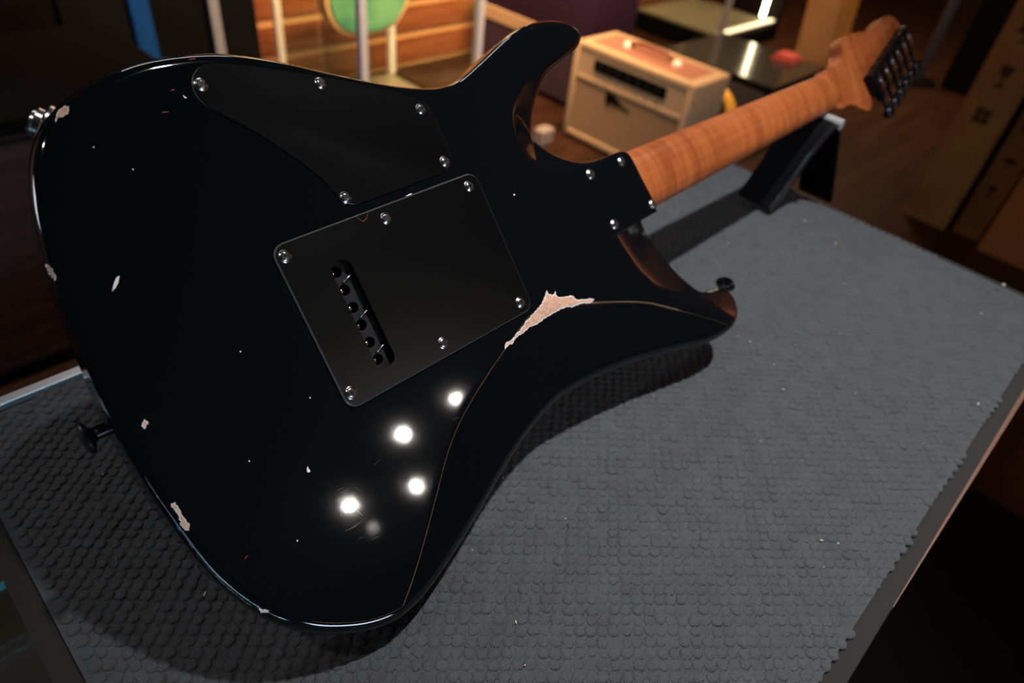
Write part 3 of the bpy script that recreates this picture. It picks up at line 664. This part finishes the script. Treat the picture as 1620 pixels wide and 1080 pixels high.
# ------------------------------------------------------------------ room furniture, back left
dc = tag(empty('wooden_cabinet', (-.2, 1.62, FLOOR)), 'low dark wooden cabinet behind the tail of the guitar', 'cabinet')
bm = bmesh.new(); box(bm, (-.9, -.24, .03), (.66, .24, .60), .004); fin('carcass', bm, M_walnut, dc)
bm = bmesh.new(); box(bm, (-.92, -.26, .6), (.68, .26, .635), .006); fin('top_board', bm, mat('near_black_top', (.002, .0015, .0012), .8, spec=.03), dc)  # near-black board, much darker than the carcass
bm = bmesh.new(); box(bm, (-.88, -.22, 0), (.64, .22, .03)); fin('plinth', bm, M_blackp, dc)
for k in range(2):
    bm = bmesh.new(); box(bm, (-.88 + k * .77, -.252, .05), (-.13 + k * .77, -.2405, .585), .004); d = fin('door', bm, M_walnut, dc)
    bm = bmesh.new(); box(bm, (-.2 + k * .12, -.27, .3), (-.185 + k * .12, -.2525, .4), .003); fin('handle', bm, M_bmetal, d)
bk = tag(empty('tall_black_cabinet', (.55, 2.36, FLOOR)), 'tall black cabinet with a blue and a grey upright strip', 'cabinet')
bm = bmesh.new(); box(bm, (-1.6, -.2, 0), (.52, .28, 2.3), .005); fin('carcass', bm, M_blackp, bk)
bm = bmesh.new(); box(bm, (.095, -.222, .02), (.155, -.2005, 2.28), .004); fin('blue_strip', bm, M_blue, bk)
bm = bmesh.new(); box(bm, (.345, -.222, .02), (.380, -.2005, 2.28), .004); fin('grey_strip', bm, M_grey, bk)
bm = bmesh.new(); box(bm, (-.10, -.210, .02), (.09, -.2005, 2.28), .004); fin('door_panel', bm, mat('charcoal_panel', (.0035, .0035, .004), .7, spec=.05), bk)

# ------------------------------------------------------------------ glass showcases
def showcase(name, label, x0, x1, y0, y1, h, base_h, base_m, ledspots, postm):
    e = tag(empty(name, ((x0 + x1) / 2, (y0 + y1) / 2, FLOOR)), label, 'display case'); w_, d_ = (x1 - x0) / 2, (y1 - y0) / 2
    bm = bmesh.new(); box(bm, (-w_ - .01, -d_ - .01, 0), (w_ + .01, d_ + .01, base_h), .005); fin('base', bm, base_m, e)
    bm = bmesh.new(); box(bm, (-w_ + .03, -d_ + .03, base_h), (w_ - .03, d_ - .03, base_h + .012)); fin('display_floor', bm, M_shelf, e)
    bm = bmesh.new(); box(bm, (-w_, -d_, h), (w_, d_, h + .05), .004); fin('top_panel', bm, M_blackp, e)
    p = .022
    for sx in (-1, 1):
        for sy in (-1, 1):
            cx, cy = sx * (w_ - p / 2), sy * (d_ - p / 2); bm = bmesh.new(); box(bm, (cx - p / 2 - .004, cy - p / 2 - .004, base_h), (cx + p / 2 + .004, cy + p / 2 + .004, h), .002); fin('post', bm, postm[(sx, sy)], e)
    g = .004
    for lo, hi in (((-w_ + .03, -d_ + .006), (w_ - .03, -d_ + .006 + g)), ((-w_ + .03, d_ - .006 - g), (w_ - .03, d_ - .006)), ((-w_ + .006, -d_ + .03), (-w_ + .006 + g, d_ - .03)), ((w_ - .006 - g, -d_ + .03), (w_ - .006, d_ - .03))):
        bm = bmesh.new(); box(bm, (lo[0], lo[1], base_h), (hi[0], hi[1], h)); fin('glass_pane', bm, M_glass, e)
    for (sx, sy, z0, z1, m) in ledspots:
        cx, cy = sx * (w_ - .05), sy * (d_ - .05); bm = bmesh.new(); box(bm, (cx - .010, cy - .010, z0), (cx + .010, cy + .010, z1), .003); fin('light_strip', bm, m, e)
    return e
AL = mat('blue_grey_post', (.42, .45, .55), .4, .4)
pm = {(-1, -1): AL, (1, -1): AL, (-1, 1): M_ivory, (1, 1): M_ivory}  # rear posts ivory: warm case light put into the aluminium's colour
s1 = showcase('glass_showcase', 'square glass showcase with aluminium posts holding the green guitar', 1.34, 1.95, 1.92, 2.545, 2.3, .03, M_blackp, [(.55, .95, .55, 2.2, M_ledc), (.3, -.8, 2.15, 2.28, M_ledc)], pm)
pm2 = {(-1, -1): AL, (1, -1): AL, (-1, 1): M_ivory, (1, 1): M_blackp}
pm2[(-1, -1)] = AL; pm2[(-1, 1)] = AL; pm2[(1, -1)] = M_blackp; pm2[(1, 1)] = M_ivory
s2 = showcase('glass_showcase', 'black-based glass showcase with a bright vertical light strip', 3.93, 4.68, 1.87, 2.56, 2.3, .10, M_blackp, [(.95, -.85, .13, 2.2, M_led)], pm2)
bm = bmesh.new(); box(bm, (-.32, -.325, .112), (.36, -.285, .125), .003); fin('floor_light_strip', bm, M_ledc, s2)
bm = bmesh.new(); box(bm, (.352, -.30, .10), (.366, .31, 2.3)); fin('back_panel', bm, M_blackp, s2)
light('AREA', 'showcase_light', (1.645, 2.2, 1.38), 6, (1, .8, .58), (1.645, 2.3, -.9), shape='RECTANGLE', size=.45, size_y=.35)

# green guitar hanging in the showcase
gg = tag(empty('green_guitar', (1.605, 2.27, -.555)), 'green-topped guitar with tan edge hanging in the glass showcase', 'guitar')
GP = np.array([(0, 0), (.08, .006), (.145, .035), (.19, .09), (.206, .155), (.195, .22), (.165, .27), (.15, .31), (.158, .36), (.165, .41), (.14, .46), (.09, .485), (.0, .49), (-.09, .485), (-.14, .46), (-.165, .41), (-.158, .36), (-.15, .31), (-.165, .27), (-.195, .22), (-.206, .155), (-.19, .09), (-.145, .035), (-.08, .006)])
gp = cr_closed(GP * 1000, 12) / 1000
def upright(bm, poly, y0, y1, bev):
    b2 = bmesh.new(); prism(b2, poly, y0, y1, bev, seg=3); b2.transform(Matrix(((1, 0, 0, 0), (0, 0, -1, 0), (0, 1, 0, 0), (0, 0, 0, 1)))); me_ = bpy.data.meshes.new('t'); b2.to_mesh(me_); b2.free(); bm.from_mesh(me_); bpy.data.meshes.remove(me_)
bm = bmesh.new(); upright(bm, [tuple(p) for p in gp], -.03, .035, .008); fin('body', bm, M_tan, gg, angle=45)
gi = shrink(gp * 1000, 17) / 1000
bm = bmesh.new(); upright(bm, [tuple(p) for p in gi], .034, .043, .006); fin('green_top', bm, M_green, gg, angle=60)
bm = bmesh.new(); box(bm, (-.024, -.052, .40), (.024, -.03, .98), .006); fin('neck', bm, M_neck, gg)
bm = bmesh.new(); box(bm, (-.04, -.045, .98), (.04, -.028, 1.15), .008); fin('headstock', bm, M_neck, gg)
bm = bmesh.new(); box(bm, (-.055, -.056, .165), (.055, -.042, .19), .004); fin('bridge', bm, M_bmetal, gg)
for z in (.22, .33):
    bm = bmesh.new(); box(bm, (-.045, -.052, z), (.045, -.042, z + .036), .004); fin('pickup', bm, M_blackp, gg)
bm = bmesh.new(); box(bm, (-.06, .031, 1.02), (.06, .05, 1.06), .003); tube(bm, [(0, .04, 1.04), (0, .04, 1.66)], .008, 8); fin('hanger', bm, M_bmetal, gg)

# ------------------------------------------------------------------ amplifier on the floor
am = tag(empty('guitar_amplifier', (2.215, 1.325, FLOOR)), 'cream vinyl combo amplifier with tan grille cloth on the floor', 'amplifier')
AW, AH, AD = .30, .418, .27
bm = bmesh.new(); box(bm, (.012, -AW, 0.012), (AD, AW, AH), .012, seg=3); fin('cabinet', bm, M_cream, am, angle=40)
bm = bmesh.new()     # front frame
for lo, hi in (((0, -AW, .012), (.03, -AW + .028, AH)), ((0, AW - .028, .012), (.03, AW, AH)), ((0, -AW + .028, .012), (.03, AW - .028, .040)), ((0, -AW + .028, AH - .03), (.03, AW - .028, AH)), ((0, -AW + .028, .268), (.026, AW - .028, .292))): box(bm, lo, hi, .006)
fin('front_frame', bm, M_cream, am, angle=40)
bm = bmesh.new(); box(bm, (.006, -AW + .026, .038), (.014, AW - .026, .270), .002); gr = fin('grille', bm, M_grille, am)
bm = bmesh.new(); box(bm, (.004, -AW + .026, .291), (.014, AW - .026, AH - .028), .002); fin('upper_panel', bm, M_cream, am)
bm = bmesh.new(); box(bm, (-.002, -.185, .325), (.006, .185, .372), .004); cpn = fin('control_panel', bm, M_blackp, am)
for k in range(7):
    bm = bmesh.new(); lathe(bm, [(.010, 0), (.009, .010), (.005, .012), (0, .012)], (-.002, -.15 + k * .05, .348), (-1, 0, 0), 14); fin('knob', bm, M_bmetal, cpn, angle=40)
bm = bmesh.new()     # script badge on the grille
pts = [(-.002, .125, .252), (-.002, .120, .222), (-.002, .112, .200), (-.002, .105, .212), (-.002, .110, .232), (-.002, .098, .240), (-.002, .090, .216), (-.002, .080, .204), (-.002, .074, .222), (-.002, .066, .206), (-.002, .058, .220), (-.002, .048, .204), (-.002, .030, .206), (-.002, .000, .198)]
tube(bm, pts, [.010, .015, .016, .013, .011, .013, .014, .013, .012, .011, .009, .007, .005, .003], 8); bmesh.ops.scale(bm, vec=(.35, 1, 1), verts=bm.verts); bmesh.ops.translate(bm, vec=(.004, -.035, .022), verts=bm.verts); fin('script_badge', bm, M_blackp, am, True)
bm = bmesh.new(); tube(bm, [(.13, -.11, AH - .002), (.13, -.105, AH + .02), (.13, -.06, AH + .03), (.13, .06, AH + .03), (.13, .105, AH + .02), (.13, .11, AH - .002)], .010, 10); fin('carry_handle', bm, mat('brown_leather', (.16, .05, .025), .5), am, True)
bm = bmesh.new(); box(bm, (.045, -AW + .05, AH - .001), (AD - .05, AW - .05, AH + .003), .001); fin('top_inset', bm, mat('red_reflection_top', (.28, .12, .08), .4), am)  # reddish brown of a reflection put into the top's colour
for sx in (.03, AD - .04):
    for sy in (-AW + .04, AW - .04):
        bm = bmesh.new(); lathe(bm, [(.015, 0), (.017, .013), (0, .013)], (sx, sy, 0), (0, 0, 1), 12); fin('foot', bm, M_blackp, am)
for sy in (-.118, .118):
    bm = bmesh.new(); lathe(bm, [(.020, 0), (.021, .012), (.014, .022), (0, .024)], (.13, sy * 1.05, AH - .002), (0, 0, 1), 16); fin('handle_cap', bm, M_ivory, am, True)

# black speaker cabinet behind the amp
sc = tag(empty('speaker_cabinet', (3.13, 1.29, FLOOR)), 'black speaker cabinet with glossy top behind the cream amplifier', 'speaker')
bm = bmesh.new(); box(bm, (-.27, -.30, .02), (.27, .30, .292), .008); fin('cabinet', bm, M_blackp, sc)
bm = bmesh.new(); box(bm, (-.265, -.295, .292), (.265, .295, .300), .002); fin('glossy_top', bm, mat('glossy_top', (.03, .03, .025), .12), sc)
bm = bmesh.new(); box(bm, (-.278, -.27, .05), (-.270, .27, .265), .003); fin('grille', bm, mat('black_grille', (.03, .028, .03), .7, bump=(300, .4, .001)), sc)
for sx in (-.22, .22):
    for sy in (-.25, .25):
        bm = bmesh.new(); lathe(bm, [(.018, 0), (.02, .02), (0, .02)], (sx, sy, 0), (0, 0, 1), 12); fin('foot', bm, M_blackp, sc)
bm = bmesh.new(); 
for k in range(3): box(bm, (-.07 + .008 * k, -.055 + .006 * k, .010 * k), (.07 - .01 * k, .055 - .004 * k, .010 * k + .0095), .004)
tag(fin('folded_cloth', bm, M_red, None, loc=(3.30, 1.16, FLOOR + .3005)), 'folded red cloth on the black speaker cabinet', 'cloth')

# yellow cable coils
def coil(name, loc, r, label, tilt):
    bm = bmesh.new(); pts = []
    for k in range(180):
        a = k / 180 * 6 * 2 * math.pi; pts.append((r * (1 + .04 * math.sin(a * 1.7)) * math.cos(a), r * (1 + .05 * math.cos(a * .6)) * math.sin(a), .012 + .012 * (k / 30) * .9))
    tube(bm, pts, .011, 8); o = fin(name, bm, M_yellow, None, True, loc=loc); o.rotation_euler = tilt; return tag(o, label, 'cable')
coil('coiled_cable', (2.79, 1.22, FLOOR + .128), .115, 'yellow coiled cable leaning upright against the black speaker cabinet', (0, -1.42, .12))

# purple amp head / cab left of the cream amp
pc = tag(empty('purple_cabinet', (2.63, 2.10, FLOOR)), 'dark purple cabinet with a cream stripe left of the cream amplifier', 'speaker')
bm = bmesh.new(); box(bm, (-.17, -.36, 0), (.17, .36, .56), .012, seg=3); fin('cabinet', bm, M_purple, pc, angle=40)
bm = bmesh.new(); box(bm, (-.178, -.03, .265), (-.1705, .33, .33), .003); fin('cream_stripe', bm, M_cream, pc)
bm = bmesh.new(); box(bm, (-.176, -.33, .03), (-.1705, .33, .25), .003); fin('grille', bm, mat('plum_grille', (.02, .006, .018), .8), pc)
bm = bmesh.new(); box(bm, (0, 0, 0), (.10, .05, .27), .003); o = fin('wooden_box', bm, M_slat, None, loc=(2.36, 1.637, FLOOR)); tag(o, 'narrow orange-brown wooden box beside the cream amplifier', 'box')
bm = bmesh.new(); box(bm, (-.04, -.03, 0), (.04, .03, .075), .012, seg=3); o = fin('power_adapter', bm, mat('pale_grey_plastic', (.20, .17, .15), .4), None, loc=(2.06, 1.60, FLOOR)); tag(o, 'pale grey power adapter on the floor by the amplifier', 'adapter')
for k, (x, y) in enumerate(((3.05, 2.45), (3.30, 2.36))):
    bm = bmesh.new(); box(bm, (-.035, -.045, 0), (.035, .045, 2.2), .006); o = fin('wooden_post', bm, mat('orange_post_wood', (.42, .16, .045), .4), None, loc=(x, y, FLOOR)); tag(o, ('orange wooden post beside the purple cabinet', 'orange wooden post nearer the glass showcase')[k], 'post', 'orange wooden posts')

# ------------------------------------------------------------------ cardboard boxes on the right
def carton(loc, sx, sy, sz, label, rz=0, rx=0, marks=(), m=M_card, name='cardboard_box'):
    e = tag(empty(name, loc, rz), label, 'box'); e.rotation_euler = (rx, 0, rz)
    bm = bmesh.new(); box(bm, (0, 0, 0), (sx, sy, sz), .004); fin('carton', bm, m, e)
    bm = bmesh.new(); box(bm, (-.0008, sy * .46, .004), (.0, sy * .54, sz - .004)); 
    bm.free()
    for (kind, y, z, s) in marks:
        bm = bmesh.new(); x = -.0006
        def quad(P): bm.faces.new([bm.verts.new((x, y + a * s, z + b * s)) for a, b in P])
        if kind == 'arrows':
            for o_ in (-.32, .32): quad([(o_ - .09, -.5), (o_ + .09, -.5), (o_ + .09, .1), (o_ - .09, .1)]); quad([(o_ - .26, .1), (o_ + .26, .1), (o_, .5)])
        elif kind == 'glass':
            quad([(-.32, .5), (.32, .5), (.2, .02), (-.2, .02)]); quad([(-.05, .02), (.05, .02), (.05, -.38), (-.05, -.38)]); quad([(-.25, -.38), (.25, -.38), (.25, -.5), (-.25, -.5)])
        elif kind == 'umbrella':
            quad([(-.5, .02), (.5, .02), (.35, .33), (.0, .48), (-.35, .33)]); quad([(-.04, .02), (.04, .02), (.04, -.42), (-.04, -.42)]); quad([(.04, -.42), (.22, -.42), (.22, -.32), (.04, -.32)])
        elif kind == 'grid':
            for a in (-.36, .02):
                for b in (-.36, .02): quad([(a, b), (a + .33, b), (a + .33, b + .33), (a, b + .33)])
        fin('printed_mark', bm, M_ink, e)
    return e
carton((2.90, .118, FLOOR), .30, .165, 1.75, 'tall narrow cardboard box with printed handling marks standing on the floor', marks=[('grid', .085, .455, .075), ('glass', .085, .60, .075), ('umbrella', .085, .745, .075), ('arrows', .085, .90, .075)])
carton((2.93, -.012, FLOOR), .28, .105, 1.35, 'second narrow cardboard box behind the table corner, right of the marked one', marks=[('glass', .055, .20, .05), ('umbrella', .055, .32, .05), ('arrows', .055, .46, .05)])
carton((2.86, -.60, FLOOR), .35, .575, 1.10, 'wide brown cardboard carton at the right edge of the picture', m=mat('rust_cardboard', (.19, .056, .011), .8, spec=.15))
carton((3.72, 1.10, FLOOR), .22, .18, 1.7, 'golden brown cardboard box leaning beside the glass showcase', rx=-.10, m=mat('golden_cardboard', (.85, .47, .14), .45, noise=((5, 5, 5), (.66, .32, .09), .35, .65)))
bs = tag(empty('column_speaker', (5.0, .62, FLOOR)), 'tall black column speaker with a grey pole in the dark corner', 'speaker')
bm = bmesh.new(); box(bm, (-.16, -.17, 0), (.16, .17, 1.7), .01); fin('cabinet', bm, M_blackp, bs)
bm = bmesh.new(); tube(bm, [(-.2, .30, 0), (-.2, .30, 1.8)], .028, 14); fin('pole', bm, mat('dull_grey_pole', (.10, .08, .07), .7, spec=.1), bs, True)
bm = bmesh.new(); lathe(bm, [(.12, 0), (.12, .012), (.035, .03), (0, .03)], (-.2, .30, 0), (0, 0, 1), 20); fin('pole_base', bm, M_blackp, bs)

# black rug on the floor in front of the counter
rg = tag(empty('floor_rug', (.5, -1.1, FLOOR)), 'black rug on the floor along the front of the counter', 'rug')
bm = bmesh.new(); prism(bm, rrect(-1.6, 1.02, -.75, .70, .03), 0.0005, .008, .002); fin('rug_field', bm, mat('black_rug', (.0045, .003, .002), .95, spec=.05, bump=(300, .5, .002)), rg)
